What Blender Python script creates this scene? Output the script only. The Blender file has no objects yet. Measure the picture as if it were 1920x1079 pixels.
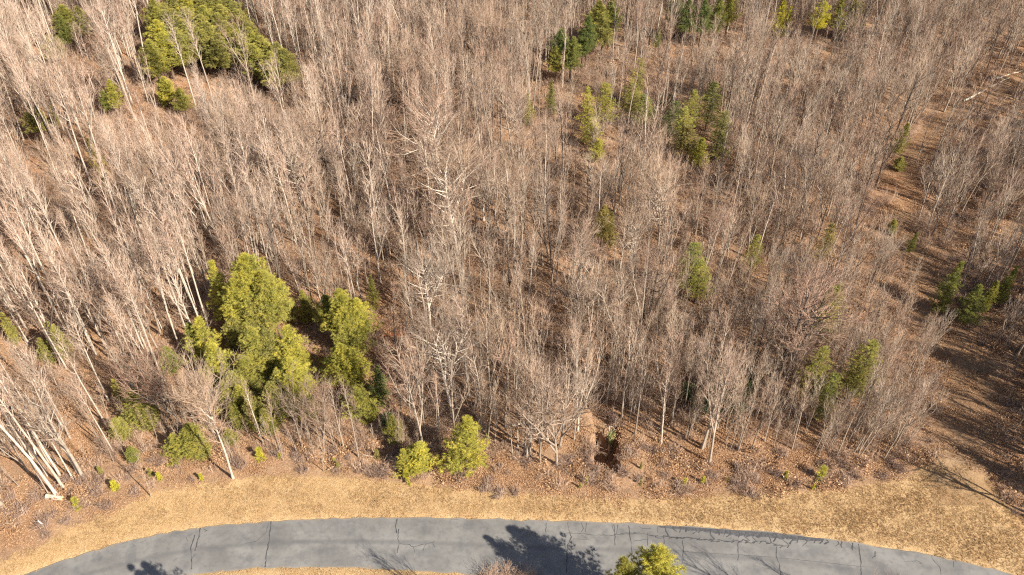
import bpy, math, random
import numpy as np
from mathutils import Vector
S = bpy.context.scene
PI = math.pi
random.seed(7); np.random.seed(7)

# ------------------------------------------------------------------ camera, sky, sun, exposure
F, TH, H = 1600.0, math.radians(43), 88.0          # focal length in photo pixels, pitch below the horizon, height
cam = bpy.data.cameras.new('camera'); co = bpy.data.objects.new('camera', cam); S.collection.objects.link(co)
cam.lens = F/1920*36; cam.sensor_width = 36; cam.clip_end = 3000
co.location = (0, 0, H); co.rotation_euler = (PI/2-TH, 0, 0); S.camera = co
SUN = Vector((0.80, -0.60, 0)).normalized()*math.cos(math.radians(38)) + Vector((0, 0, math.sin(math.radians(38))))
w = bpy.data.worlds.new('World'); S.world = w; w.use_nodes = True
nt = w.node_tree; bg = nt.nodes['Background']; sky = nt.nodes.new('ShaderNodeTexSky')
sky.sky_type = 'NISHITA'; sky.sun_disc = False; sky.sun_elevation = math.radians(38); sky.sun_rotation = math.atan2(SUN.x, SUN.y)
nt.links.new(sky.outputs[0], bg.inputs[0]); bg.inputs[1].default_value = 0.065
sl = bpy.data.lights.new('sun', 'SUN'); so = bpy.data.objects.new('sun', sl); S.collection.objects.link(so)
sl.energy = 5.0; sl.angle = math.radians(0.5); sl.color = (1.0, 0.92, 0.79)
so.rotation_euler = SUN.to_track_quat('Z', 'Y').to_euler()
S.view_settings.view_transform = 'Standard'; S.view_settings.look = 'None'; S.view_settings.gamma = 1
S.view_settings.exposure = 1.07
S.cycles.use_denoising = False; S.cycles.pixel_filter_type = 'BLACKMAN_HARRIS'; S.cycles.filter_width = 1.2
S.cycles.max_bounces = 5; S.cycles.diffuse_bounces = 3; S.cycles.transparent_max_bounces = 4

# ------------------------------------------------------------------ the lay of the land
def ss(e0, e1, v):
    t = np.clip((v-e0)/(e1-e0), 0, 1); return t*t*(3-2*t)
def proj(x, y, z=0.0):
    """photo pixel (1920 wide) of a world point"""
    d = y*math.cos(TH) + (H-z)*math.sin(TH); u = y*math.sin(TH) - (H-z)*math.cos(TH)
    return 960 + F*x/d, 539.5 - F*u/d
def top_at(px, py, h=0.0):
    X = (px-960)/F; Y = -(py-539.5)/F
    dy = Y*math.sin(TH)+math.cos(TH); dz = Y*math.cos(TH)-math.sin(TH)
    t = (h-H)/dz; return X*t, dy*t
PIT = top_at(1137, 838)
def height(x, y):
    x = np.asarray(x, float); y = np.asarray(y, float)
    a = ss(62, 85, y)
    z = a*(0.9*np.sin(x*.045+1.1)*np.cos(y*.05) + 0.5*np.sin(x*.11+y*.07) + .25*np.sin(x*.23-y*.19+2))
    z += .10*ss(57, 62, y)*(np.sin(x*.9+y*.7)*np.sin(y*1.1-x*.4))
    # drainage hollow cut into the bank
    u = (x-PIT[0]); v = (y-PIT[1])
    m = (1-ss(1.4, 1.7, np.abs(u - .12*v + .12*np.sin(v*2.3)+.1*np.sin(v*5.1))))*(1-ss(2.9, 3.7, np.abs(v+.35*np.sin(u*2.2+1))))
    m2 = (1-ss(.9, 1.6, np.abs(u+.5-.1*(v-3))))*ss(3, 3.6, v)*(1-ss(8, 12, v))
    z -= np.maximum(m*3.5, m2*.8)
    # shallow cutting along the right of the track mouth
    px, py = proj(x, y)
    d = (px-1860)-(py-900)*.9
    z -= .5*np.exp(-(d/26)**2)*ss(870, 905, py)*(1-ss(1060, 1100, py))
    return z
def G(px, py):
    x, y = top_at(px, py)
    for _ in range(3): x, y = top_at(px, py, float(height(x, y)))
    return x, y, float(height(x, y))

UP = [(-260,1210),(-100,1140),(43,1079),(110,1053),(200,1025),(300,1001),(377,989),(500,978),(633,972),(780,971),(940,974),(1110,979),(1280,987),(1447,998),(1580,1014),(1680,1029),(1780,1048),(1913,1079),(2060,1122),(2250,1190)]
VERGE = [(-200,1130),(0,1062),(60,1035),(110,1000),(200,968),(280,925),(400,905),(500,893),(640,895),(720,902),(850,917),(1000,927),(1150,937),(1300,932),(1450,926),(1600,915),(1700,897),(1745,862),(1790,862),(1850,895),(1900,950),(1960,1010),(2200,1120)]
TRACK = [(1815,930,75),(1812,860,70),(1815,790,68),(1812,700,60),(1768,620,46),(1742,550,34),(1712,480,26),(1692,420,22),(1696,360,34),(1682,322,42),(1725,270,34),(1785,218,44),(1850,180,46),(1930,140,44),(2010,110,45)]
TREELINE = [(-200,990),(0,955),(60,905),(105,890),(200,880),(300,830),(380,840),(440,860),(600,850),(720,830),(800,872),(900,868),(1000,858),(1060,868),(1100,800),(1150,780),(1200,815),(1250,830),(1330,850),(1450,842),(1550,862),(1660,862),(1700,845),(1735,780),(1800,300),(1801,-50)]
def curve_y(C, px):
    a = np.array(C, float); return np.interp(px, a[:, 0], a[:, 1])
def track_d(px, py):
    """distance to the track's middle over its half width"""
    a = np.array(TRACK, float); py = np.asarray(py, float)
    cx = np.interp(-py, -a[:, 1], a[:, 0]); w = np.interp(-py, -a[:, 1], a[:, 2])
    return np.abs(px-cx)/w + np.where(py > 950, 9, 0)

# road edges in the world
def resample(P, n):
    P = np.array(P); d = np.r_[0, np.cumsum(np.hypot(*np.diff(P, axis=0).T))]
    t = np.linspace(0, d[-1], n); q = np.c_[np.interp(t, d, P[:, 0]), np.interp(t, d, P[:, 1])]
    for _ in range(6): q[1:-1] = (q[:-2]+q[2:]+2*q[1:-1])/4
    return q
RU = resample([top_at(*p) for p in UP], 160)
tg = np.gradient(RU, axis=0); tg /= np.linalg.norm(tg, axis=1)[:, None]
nrm = np.c_[tg[:, 1], -tg[:, 0]]
RW = np.interp(RU[:, 0], [-55, -28, -15, 0, 60], [6.0, 5.9, 6.5, 7.3, 7.4])
RL = RU + nrm*RW[:, None]
def road_v(x, y):
    """0 at the far edge, 1 at the near edge (in y)"""
    yu = np.interp(x, RU[:, 0], RU[:, 1]); yl = np.interp(x, RL[:, 0], RL[:, 1]); return (yu-y)/(yu-yl)

# ------------------------------------------------------------------ materials
def mat(name, rough=.9):
    m = bpy.data.materials.new(name); m.use_nodes = True
    b = m.node_tree.nodes['Principled BSDF']; b.inputs['Roughness'].default_value = rough
    b.inputs['Specular IOR Level'].default_value = .25
    return m, m.node_tree, b
def N(t, kind, **kw):
    n = t.nodes.new(kind)
    for k, v in kw.items():
        if k in n.inputs: n.inputs[k].default_value = v
        else: setattr(n, k, v)
    return n
def ramp(t, fac, stops):
    r = t.nodes.new('ShaderNodeValToRGB'); e = r.color_ramp.elements
    while len(e) < len(stops): e.new(.5)
    for el, (p, c) in zip(e, stops): el.position = p; el.color = (*c, 1) if len(c) == 3 else c
    t.links.new(fac, r.inputs[0]); return r.outputs[0]
def mix(t, a, b, fac, mode='MIX'):
    m = t.nodes.new('ShaderNodeMix'); m.data_type = 'RGBA'; m.blend_type = mode
    for s, v in ((m.inputs[6], a), (m.inputs[7], b), (m.inputs[0], fac)):
        if hasattr(v, 'is_output'): t.links.new(v, s)
        elif isinstance(v, (int, float)): s.default_value = v
        else: s.default_value = (*v, 1)
    return m.outputs[2]
def noise(t, scale, detail=4, vec=None, rough=.6):
    n = t.nodes.new('ShaderNodeTexNoise'); n.inputs['Scale'].default_value = scale; n.inputs['Detail'].default_value = detail
    n.inputs['Roughness'].default_value = rough
    if vec is not None: t.links.new(vec, n.inputs['Vector'])
    return n.outputs['Fac']
def wpos(t): return N(t, 'ShaderNodeNewGeometry').outputs['Position']
def bump(t, b, h, strength, dist):
    n = N(t, 'ShaderNodeBump', Strength=strength, Distance=dist); t.links.new(h, n.inputs['Height']); t.links.new(n.outputs[0], b.inputs['Normal'])
def mth(t, op, a, b=None):
    m = t.nodes.new('ShaderNodeMath'); m.operation = op
    for i, v in enumerate((a, b)):
        if v is None: continue
        if hasattr(v, 'is_output'): t.links.new(v, m.inputs[i])
        else: m.inputs[i].default_value = v
    return m.outputs[0]

def ground_material():
    m, t, b = mat('forest_ground', .95); P = wpos(t); L = t.links
    fine = noise(t, 5.5, 6, P, .75); mid = noise(t, .9, 5, P); big = noise(t, .07, 4, P)
    vor = t.nodes.new('ShaderNodeTexVoronoi'); vor.inputs['Scale'].default_value = 7.5; L.new(P, vor.inputs['Vector'])
    sepv = N(t, 'ShaderNodeSeparateColor'); L.new(vor.outputs['Color'], sepv.inputs[0])
    leaf = ramp(t, sepv.outputs[0], [(0, (.12, .066, .038)), (.3, (.24, .13, .07)), (.55, (.36, .20, .105)), (.8, (.48, .285, .155)), (1, (.60, .40, .24))])
    soil = ramp(t, fine, [(.3, (.15, .085, .05)), (.5, (.33, .185, .10)), (.72, (.50, .31, .175))])
    litter = mix(t, leaf, soil, .55)
    litter = mix(t, litter, (.36, .27, .19), .25)
    litter = mix(t, litter, (.46, .30, .17), mth(t, 'MULTIPLY', ramp(t, noise(t, .28, 4, P), [(.48, (0, 0, 0)), (.66, (1, 1, 1))]), .5))
    litter = mix(t, litter, (.27, .155, .09), mth(t, 'MULTIPLY', ramp(t, big, [(.40, (0, 0, 0)), (.62, (1, 1, 1))]), .35))
    litter = mix(t, litter, (.14, .095, .065), mth(t, 'MULTIPLY', ramp(t, mid, [(.5, (0, 0, 0)), (.7, (1, 1, 1))]), .5))
    red = N(t, 'ShaderNodeAttribute', attribute_name='red').outputs['Fac']
    litter = mix(t, litter, (.36, .12, .045), mth(t, 'MULTIPLY', red, ramp(t, mid, [(.42, (.1, .1, .1)), (.6, (1, 1, 1))])))
    # dry verge grass
    gn = noise(t, 9, 5, P, .8); g2 = noise(t, .35, 4, P)
    grass = ramp(t, gn, [(.3, (.24, .145, .06)), (.48, (.46, .31, .16)), (.68, (.66, .48, .27))])
    grass = mix(t, grass, (.40, .25, .12), mth(t, 'MULTIPLY', ramp(t, g2, [(.42, (0, 0, 0)), (.62, (1, 1, 1))]), .6))
    gm = N(t, 'ShaderNodeAttribute', attribute_name='grass').outputs['Fac']
    edge = mth(t, 'ADD', gm, mth(t, 'MULTIPLY', mth(t, 'SUBTRACT', mid, .5), 1.1))
    col = mix(t, litter, grass, ramp(t, edge, [(.38, (0, 0, 0)), (.62, (1, 1, 1))]))
    # bare earth of the track
    tr = noise(t, 2.2, 6, P, .75)
    earth = ramp(t, tr, [(.3, (.10, .055, .030)), (.5, (.22, .125, .062)), (.72, (.36, .22, .115))])
    tm = N(t, 'ShaderNodeAttribute', attribute_name='track').outputs['Fac']
    te = mth(t, 'ADD', tm, mth(t, 'MULTIPLY', mth(t, 'SUBTRACT', mid, .5), .9))
    col = mix(t, col, earth, mth(t, 'MULTIPLY', ramp(t, te, [(.38, (0, 0, 0)), (.62, (1, 1, 1))]), .62))
    pm = N(t, 'ShaderNodeAttribute', attribute_name='pale').outputs['Fac']
    col = mix(t, col, mix(t, (.40, .27, .16), (.27, .18, .11), fine), mth(t, 'MULTIPLY', pm, .75))
    L.new(col, b.inputs['Base Color'])
    hh = mth(t, 'ADD', fine, mth(t, 'ADD', sepv.outputs[0], mid)); bump(t, b, hh, .9, .10)
    return m

def road_material():
    m, t, b = mat('asphalt', .85); L = t.links; P = wpos(t)
    uv = N(t, 'ShaderNodeAttribute', attribute_name='along').outputs['Vector']
    mp = N(t, 'ShaderNodeMapping'); mp.inputs['Scale'].default_value = (.05, 1.1, 1); L.new(uv, mp.inputs[0])
    streak = noise(t, 1.0, 5, mp.outputs[0], .6)
    big = noise(t, .22, 5, P); grit = noise(t, 22, 4, P, .8); mid = noise(t, 1.6, 5, P)
    c = ramp(t, streak, [(.3, (.118, .113, .108)), (.5, (.158, .151, .143)), (.7, (.205, .195, .182))])
    c = mix(t, c, (.23, .222, .21), mth(t, 'MULTIPLY', ramp(t, big, [(.42, (0, 0, 0)), (.62, (1, 1, 1))]), .85))
    c = mix(t, c, (.085, .085, .09), mth(t, 'MULTIPLY', ramp(t, mid, [(.5, (0, 0, 0)), (.72, (1, 1, 1))]), .5))
    c = mix(t, c, (.085, .085, .092), mth(t, 'MULTIPLY', ramp(t, noise(t, .45, 5, P), [(.5, (0, 0, 0)), (.66, (1, 1, 1))]), .55))
    sp = N(t, 'ShaderNodeSeparateXYZ'); L.new(uv, sp.inputs[0])
    ed = ramp(t, sp.outputs[1], [(.0, (1, 1, 1)), (.035, (0, 0, 0)), (.965, (0, 0, 0)), (1, (1, 1, 1))])
    c = mix(t, c, (.28, .22, .15), mth(t, 'MULTIPLY', ed, mid))
    mid_l = ramp(t, sp.outputs[1], [(.42, (0, 0, 0)), (.47, (1, 1, 1)), (.50, (1, 1, 1)), (.56, (0, 0, 0))])
    c = mix(t, c, (.07, .07, .075), mth(t, 'MULTIPLY', mid_l, mth(t, 'MULTIPLY', big, .75)))
    c = mix(t, c, mix(t, (.08, .08, .08), (.25, .24, .23), grit), .18)
    L.new(c, b.inputs['Base Color']); bump(t, b, grit, .35, .02)
    return m

def bark_material(name, stops, dark, spec_scale=5):
    m, t, b = mat(name, .9); L = t.links
    tc = N(t, 'ShaderNodeTexCoord').outputs['Object']
    mp = N(t, 'ShaderNodeMapping'); mp.inputs['Scale'].default_value = (1, 1, .35); L.new(tc, mp.inputs[0])
    n = noise(t, spec_scale, 5, mp.outputs[0], .7); oi = N(t, 'ShaderNodeObjectInfo')
    c = ramp(t, oi.outputs['Random'], stops)
    c = mix(t, c, dark, mth(t, 'MULTIPLY', ramp(t, n, [(.46, (0, 0, 0)), (.66, (1, 1, 1))]), .6))
    c = mix(t, c, oi.outputs['Color'], 1.0, 'MULTIPLY')
    L.new(c, b.inputs['Base Color']); bump(t, b, n, .5, .04)
    return m

def needle_material(name):
    m, t, b = mat(name, .7); L = t.links; oi = N(t, 'ShaderNodeObjectInfo')
    at = N(t, 'ShaderNodeAttribute', attribute_name='tone').outputs['Fac']
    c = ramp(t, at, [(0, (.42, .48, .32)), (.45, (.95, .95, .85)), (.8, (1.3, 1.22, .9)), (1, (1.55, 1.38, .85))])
    c = mix(t, c, oi.outputs['Color'], 1.0, 'MULTIPLY')
    L.new(c, b.inputs['Base Color'])
    tr = N(t, 'ShaderNodeBsdfTranslucent'); L.new(c, tr.inputs[0])
    mx = N(t, 'ShaderNodeMixShader'); mx.inputs[0].default_value = .3
    L.new(b.outputs[0], mx.inputs[1]); L.new(tr.outputs[0], mx.inputs[2]); L.new(mx.outputs[0], t.nodes['Material Output'].inputs[0])
    return m
def simple(name, stops, scale=3, bmp=.3, dist=.03, rough=.9):
    m, t, b = mat(name, rough); tc = N(t, 'ShaderNodeTexCoord').outputs['Object']
    n = noise(t, scale, 5, tc, .7); t.links.new(ramp(t, n, stops), b.inputs['Base Color']); bump(t, b, n, bmp, dist); return m
def random_mat(name, stops, rough=.9, transl=0):
    m, t, b = mat(name, rough); at = N(t, 'ShaderNodeAttribute', attribute_name='tone').outputs['Fac']; oi = N(t, 'ShaderNodeObjectInfo').outputs['Random']
    c = ramp(t, mth(t, 'ADD', mth(t, 'MULTIPLY', at, .7), mth(t, 'MULTIPLY', oi, .3)), stops)
    t.links.new(c, b.inputs['Base Color'])
    if transl:
        tr = N(t, 'ShaderNodeBsdfTranslucent'); t.links.new(c, tr.inputs[0]); mx = N(t, 'ShaderNodeMixShader'); mx.inputs[0].default_value = transl
        t.links.new(b.outputs[0], mx.inputs[1]); t.links.new(tr.outputs[0], mx.inputs[2]); t.links.new(mx.outputs[0], t.nodes['Material Output'].inputs[0])
    return m

M_ground = ground_material(); M_road = road_material()
M_bark = bark_material('tree_bark', [(0, (.30, .24, .185)), (.3, (.42, .35, .28)), (.6, (.36, .28, .21)), (.8, (.24, .19, .15)), (1, (.50, .43, .35))], (.15, .115, .09))
M_pale = bark_material('pale_bark', [(0, (.48, .41, .33)), (.5, (.60, .52, .43)), (1, (.42, .35, .28))], (.26, .20, .16), 4)
M_darkbark = bark_material('dark_bark', [(0, (.10, .075, .06)), (1, (.16, .12, .095))], (.05, .04, .03), 4)
M_twig = bark_material('twig_bark', [(0, (.33, .23, .16)), (.2, (.47, .34, .24)), (.4, (.40, .25, .18)), (.6, (.33, .26, .205)), (.8, (.45, .31, .225)), (1, (.53, .415, .315))], (.24, .165, .12), 1.5)
M_twig_pale = bark_material('pale_twig_bark', [(0, (.44, .315, .235)), (.3, (.52, .395, .305)), (.6, (.46, .305, .23)), (1, (.58, .465, .37))], (.34, .24, .18), 1.5)
M_twig_grey = bark_material('grey_twig_bark', [(0, (.37, .28, .21)), (.5, (.47, .38, .295)), (1, (.42, .29, .21))], (.22, .17, .13), 1.5)
M_needle = needle_material('needles')
M_pinebark = simple('pine_bark', [(.3, (.09, .06, .045)), (.7, (.24, .16, .115))], 6)
M_tar = simple('tar_sealant', [(.3, (.04, .04, .043)), (.7, (.085, .084, .084))], 9, .1, .005, .6)
M_patch = simple('tar_patch', [(.35, (.055, .055, .06)), (.7, (.12, .12, .125))], 3, .2, .005, .7)
M_log = simple('weathered_log', [(.3, (.40, .33, .25)), (.6, (.62, .55, .45))], 8)
M_cut = simple('cut_wood', [(.3, (.55, .40, .22)), (.7, (.70, .55, .34))], 12)
M_white = simple('white_plastic', [(.3, (.70, .70, .70)), (.7, (.80, .80, .79))], 2, .05, .01, .5)
M_grass = random_mat('dry_grass', [(0, (.35, .23, .12)), (.35, (.54, .37, .19)), (.7, (.68, .495, .27)), (1, (.79, .63, .39))], .85, .25)
M_grass_dull = random_mat('dull_grass', [(0, (.27, .175, .09)), (.35, (.44, .295, .155)), (.7, (.58, .41, .225)), (1, (.69, .535, .33))], .85, .25)
M_leaf = random_mat('dry_leaf', [(0, (.17, .09, .05)), (.35, (.36, .20, .105)), (.7, (.52, .32, .18)), (1, (.66, .46, .29))], .8, .15)
M_brush = random_mat('brush_twig', [(0, (.26, .165, .115)), (.5, (.42, .285, .20)), (1, (.58, .43, .32))])

M_brush_grey = random_mat('grey_brush', [(0, (.14, .09, .07)), (.5, (.30, .205, .16)), (1, (.50, .37, .29))])

# ------------------------------------------------------------------ mesh helpers
class MB:
    def __init__(s): s.v = []; s.f = []; s.m = []; s.n = 0; s.tone = []
    def add(s, V, Fc, mi=0, tone=None):
        V = np.asarray(V, float); Fc = np.asarray(Fc, int)
        s.v.append(V); s.f.append(Fc+s.n); s.m.append(np.full(len(Fc), mi)); s.n += len(V)
        s.tone.append(np.full(len(V), .5) if tone is None else np.broadcast_to(tone, (len(V),)))
    def tube(s, P, R, k=3, mi=0, cap=False, tone=None):
        P = np.asarray(P, float); n = len(P); R = np.broadcast_to(R, (n,))
        T = np.gradient(P, axis=0); T /= np.linalg.norm(T, axis=1)[:, None]+1e-9
        ref = np.array([0, 0, 1.]) if abs(T[0][2]) < .8 else np.array([1., 0, 0])
        A = np.cross(T, ref); A /= np.linalg.norm(A, axis=1)[:, None]+1e-9; B = np.cross(T, A)
        a = np.arange(k)*2*PI/k
        V = P[:, None]+R[:, None, None]*(np.cos(a)[None, :, None]*A[:, None]+np.sin(a)[None, :, None]*B[:, None])
        i = np.arange(n-1)[:, None]*k; j = np.arange(k)[None]; jn = (j+1) % k
        Q = np.stack([i+j, i+jn, i+k+jn, i+k+j], -1).reshape(-1, 4)
        s.add(V.reshape(-1, 3), Q, mi, tone)
        if cap:
            for e, c in ((0, P[0]), (n-1, P[-1])):
                ring = V[e]; W = np.vstack([ring, c]); s.add(W, [[q, (q+1) % k, k, k] for q in range(k)], mi if cap is True else cap, tone)
    def mesh(s, name, mats, smooth=False):
        me = bpy.data.meshes.new(name)
        V = np.vstack(s.v); quads = [f for f in s.f]
        loops = []; starts = []; tot = 0; mi = []
        for f, m in zip(s.f, s.m):
            for r, q in zip(f, m):
                r = list(dict.fromkeys(r.tolist())) if len(r) == 4 and r[2] == r[3] else r.tolist()
                loops.extend(r); starts.append(tot); tot += len(r); mi.append(q)
        me.vertices.add(len(V)); me.vertices.foreach_set('co', V.ravel())
        me.loops.add(tot); me.loops.foreach_set('vertex_index', loops)
        me.polygons.add(len(starts)); me.polygons.foreach_set('loop_start', starts)
        me.polygons.foreach_set('material_index', np.array(mi, dtype=np.int32))
        me.polygons.foreach_set('use_smooth', [smooth]*len(starts))
        a = me.attributes.new('tone', 'FLOAT', 'POINT'); a.data.foreach_set('value', np.concatenate(s.tone).astype(np.float32))
        me.update(calc_edges=True); me.validate()
        for q in mats: me.materials.append(q)
        return me
def link(name, me, parent=None, loc=None):
    o = bpy.data.objects.new(name, me); S.collection.objects.link(o)
    if parent: o.parent = parent
    if loc is not None: o.location = loc
    return o
def tag(o, label=None, cat=None, group=None, kind=None):
    for k, v in (('label', label), ('category', cat), ('group', group), ('kind', kind)):
        if v: o[k] = v
    return o

# ------------------------------------------------------------------ ground, verge, track, road
gx = np.unique(np.concatenate([np.linspace(-900, -150, 26), np.linspace(-150, -75, 76), np.linspace(-75, 75, 376), np.linspace(75, 150, 76), np.linspace(150, 900, 26)]))
gy = np.unique(np.concatenate([np.linspace(-300, 30, 24), np.linspace(30, 46, 20), np.linspace(46, 76, 86), np.linspace(76, 210, 190), np.linspace(210, 1500, 40)]))
XX, YY = np.meshgrid(gx, gy); ZZ = height(XX, YY)
rv = road_v(XX, YY); onroad = (rv > -.03) & (rv < 1.03) & (np.abs(XX) < 75)
ZZ = ZZ - np.where(onroad, .12, 0)
PX, PY = proj(XX, np.maximum(YY, 20)); 
gmask = np.where(rv > 0, 1.0, ss(-14, 14, PY-curve_y(VERGE, PX))); gmask = np.where(YY < 44, 1-.7*ss(0, 1, (44-YY)/4), gmask)
td = track_d(PX, PY); tmask = (1-ss(.6, 1.25, td))
rmask = sum(np.exp(-(((PX-a)/r)**2+((PY-b)/q)**2)) for a, b, r, q in [(740,600,60,45),(570,655,22,16),(718,640,22,14),(735,690,30,60),(1240,505,25,14),(600,750,50,30),(1340,590,20,12),(1690,345,60,30)])
rmask += .30*(1-ss(850, 960, PX))*(PY < 520)
pmask = np.exp(-(((PX-1780)/70)**2+((PY-870)/34)**2))+.5*np.exp(-(((PX-1000)/90)**2+((PY-830)/22)**2))+.6*np.exp(-(((PX-1745)/14)**2+((PY-630)/60)**2))
nx, ny = len(gx), len(gy)
idx = np.arange(nx*ny).reshape(ny, nx)
Q = np.stack([idx[:-1, :-1], idx[:-1, 1:], idx[1:, 1:], idx[1:, :-1]], -1).reshape(-1, 4)
cm = lambda A: (A[:-1, :-1]+A[1:, 1:]+A[:-1, 1:]+A[1:, :-1]).ravel()/4
kindf = np.where(cm(gmask) > .5, 1, np.where(cm(tmask) > .55, 2, 0))
allv = np.stack([XX.ravel(), YY.ravel(), ZZ.ravel()], -1)
for code, name in ((0, 'forest_floor'), (1, 'grass_verge'), (2, 'dirt_track')):
    q = Q[kindf == code]; used, inv = np.unique(q, return_inverse=True); q = inv.reshape(-1, 4)
    me = bpy.data.meshes.new(name); me.vertices.add(len(used)); me.vertices.foreach_set('co', allv[used].ravel())
    me.loops.add(q.size); me.loops.foreach_set('vertex_index', q.ravel()); me.polygons.add(len(q))
    me.polygons.foreach_set('loop_start', np.arange(len(q))*4); me.polygons.foreach_set('use_smooth', [True]*len(q))
    for an, arr in (('grass', gmask), ('track', tmask), ('red', rmask), ('pale', pmask)):
        a = me.attributes.new(an, 'FLOAT', 'POINT'); a.data.foreach_set('value', arr.ravel()[used].astype(np.float32))
    me.update(calc_edges=True); me.materials.append(M_ground)
    tag(link(name, me), kind='structure')

NA = 9
me = bpy.data.meshes.new('road'); vs = []; at = []
al = np.r_[0, np.cumsum(np.hypot(*np.diff(RU, axis=0).T))]
for i in range(len(RU)):
    for j in range(NA):
        t = j/(NA-1); wob = random.gauss(0, .07) if j in (0, NA-1) else 0
        p = RU[i]*(1-t)+RL[i]*t+nrm[i]*wob*(1 if j else -1)
        vs.append((p[0], p[1], .02+.07*(1-(2*t-1)**2))); at.append((al[i], t, 0))
fs = [(i*NA+j, i*NA+j+1, (i+1)*NA+j+1, (i+1)*NA+j) for i in range(len(RU)-1) for j in range(NA-1)]
me.from_pydata(vs, [], fs); a = me.attributes.new('along', 'FLOAT_VECTOR', 'POINT'); a.data.foreach_set('vector', np.array(at).ravel())
me.materials.append(M_road); me.polygons.foreach_set('use_smooth', [True]*len(fs))
road = tag(link('road', me), kind='structure')
def rz(x, y): t = float(np.clip(road_v(x, y), 0, 1)); return .02+.07*(1-(2*t-1)**2)
def seam(pts, width=.09, mt=None, rough=.05):
    """a strip of tar poured along a crack, given by photo pixels"""
    P = []
    W = [top_at(*p) for p in pts]
    for a, b in zip(W[:-1], W[1:]):
        n = max(2, int(math.hypot(b[0]-a[0], b[1]-a[1])/.25))
        for k in range(n): t = k/n; P.append((a[0]+(b[0]-a[0])*t+random.uniform(-rough, rough), a[1]+(b[1]-a[1])*t+random.uniform(-rough, rough)))
    P.append(W[-1]); P = np.array(P); T = np.gradient(P, axis=0); T /= np.linalg.norm(T, axis=1)[:, None]+1e-9
    vv = []
    for p, q in zip(P, T):
        h = width*.85*random.uniform(.35, 1.25)/2
        for s_ in (-1, 1):
            x, y = p[0]-q[1]*h*s_, p[1]+q[0]*h*s_; vv.append((x, y, rz(x, y)+.006))
    me = bpy.data.meshes.new('tar_seam'); me.from_pydata(vv, [], [(2*i, 2*i+1, 2*i+3, 2*i+2) for i in range(len(P)-1)])
    me.materials.append(mt or M_tar); return link('tar_seam', me, road)
for pts, wd in [
    ([(376,990),(374,1004),(366,1034)], .16), ([(366,1004),(358,1030),(360,1048),(359,1068)], .14), ([(366,1040),(358,1052)], .08), ([(225,1022),(240,1017)], .06), ([(248,1020),(256,1026)], .06),
    ([(350,1008),(352,1016)], .06), ([(380,992),(388,995),(384,998)], .06),
    ([(508,978),(506,1000),(505,1014),(500,1040),(497,1064)], .17), ([(504,980),(498,1002),(480,1016),(460,1020)], .05), ([(275,1013),(262,1018)], .06),
    ([(744,973),(742,988),(744,1001)], .17), ([(748,993),(746,1012),(749,1021),(745,1038)], .12), ([(749,1020),(768,1023),(776,1027),(796,1021),(812,1019),(815,1015)], .09), ([(776,1026),(777,1038)], .06), ([(798,1021),(793,1034)], .06), ([(812,1020),(816,1027)], .07),
    ([(843,979),(846,975),(860,974)], .06), ([(1024,981),(1023,998)], .08), ([(1064,979),(1066,996)], .07), ([(1068,996),(1071,1008),(1065,1022),(1063,1048),(1062,1076)], .13),
    ([(1052,1001),(1092,1001),(1110,1004),(1150,1005),(1172,1000),(1200,1000)], .09), ([(1090,980),(1094,992),(1090,998)], .09), ([(1100,981),(1098,998)], .08), ([(1073,1012),(1100,1013)], .06), ([(1090,1004),(1104,1013)], .05),
    ([(1151,984),(1153,1004),(1153,1024)], .13), ([(1158,984),(1157,1000),(1152,1003)], .09), ([(1148,985),(1150,998)], .08),
    ([(1178,985),(1181,1006),(1184,1028),(1185,1045)], .13), ([(1164,1002),(1210,1002),(1224,1006),(1262,1008),(1282,1010)], .09), ([(1188,1016),(1214,1012)], .06), ([(1214,1000),(1214,1024)], .10), ([(1198,987),(1204,993),(1220,992)], .07), ([(1234,987),(1233,1000)], .08),
    ([(1188,1032),(1250,1032),(1300,1037),(1380,1041),(1460,1047),(1540,1055),(1620,1064)], .05),
    ([(1244,1004),(1245,1022)], .10), ([(1279,1014),(1281,1030),(1280,1058)], .12), ([(1383,1020),(1384,1040),(1383,1052)], .10), ([(1455,1026),(1456,1045),(1461,1058),(1463,1079)], .11),
    ([(1610,1021),(1612,1040),(1614,1058),(1614,1079)], .15), ([(1640,1034),(1640,1044),(1635,1048)], .12), ([(1590,1018),(1604,1030)], .07), ([(1745,1040),(1750,1052),(1762,1064),(1764,1078)], .09), ([(1696,1054),(1720,1053),(1728,1058),(1715,1054)], .07), ([(1787,1052),(1788,1064)], .06),
    ([(1640,1026),(1700,1034),(1750,1042),(1790,1050)], .05)]:
    seam(pts, wd)
rs = random.Random(5)
for k in range(26):                                  # short fingers of tar running off the patched far edge
    px = 1245+k*14+rs.uniform(-4, 4); y0 = float(curve_y(UP, px))+2; ln = rs.uniform(9, 22) if k < 20 else rs.uniform(4, 14)
    seam([(px, y0), (px+rs.uniform(-4, 5), y0+ln*.5), (px+rs.uniform(-6, 8), y0+ln)], rs.uniform(.10, .22))
for k in range(20):                                  # looping seam parallel with the edge
    px = 1222+k*13; o = 22 if px < 1450 else 25; y0 = float(curve_y(UP, px))+o
    seam([(px-6, y0+rs.uniform(-2, 2)), (px+3, y0+rs.uniform(-3, 3)), (px+12, y0+rs.uniform(-2, 3)), (px+6, y0+rs.uniform(1, 5))], rs.uniform(.09, .2), rough=.09)
vv = []; nn = 60
for k in range(nn+1):
    px = 1235+k*(1545-1235)/nn; y0 = float(curve_y(UP, px))+1.2; dd = 3+12*math.sin(PI*min(1, max(0, k/nn)))**.6*(.35+.65*k/nn)*rs.uniform(.55, 1.1)
    for yy in (y0, y0+dd): x, y = top_at(px, yy); vv.append((x, y, rz(x, y)+.004))
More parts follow.
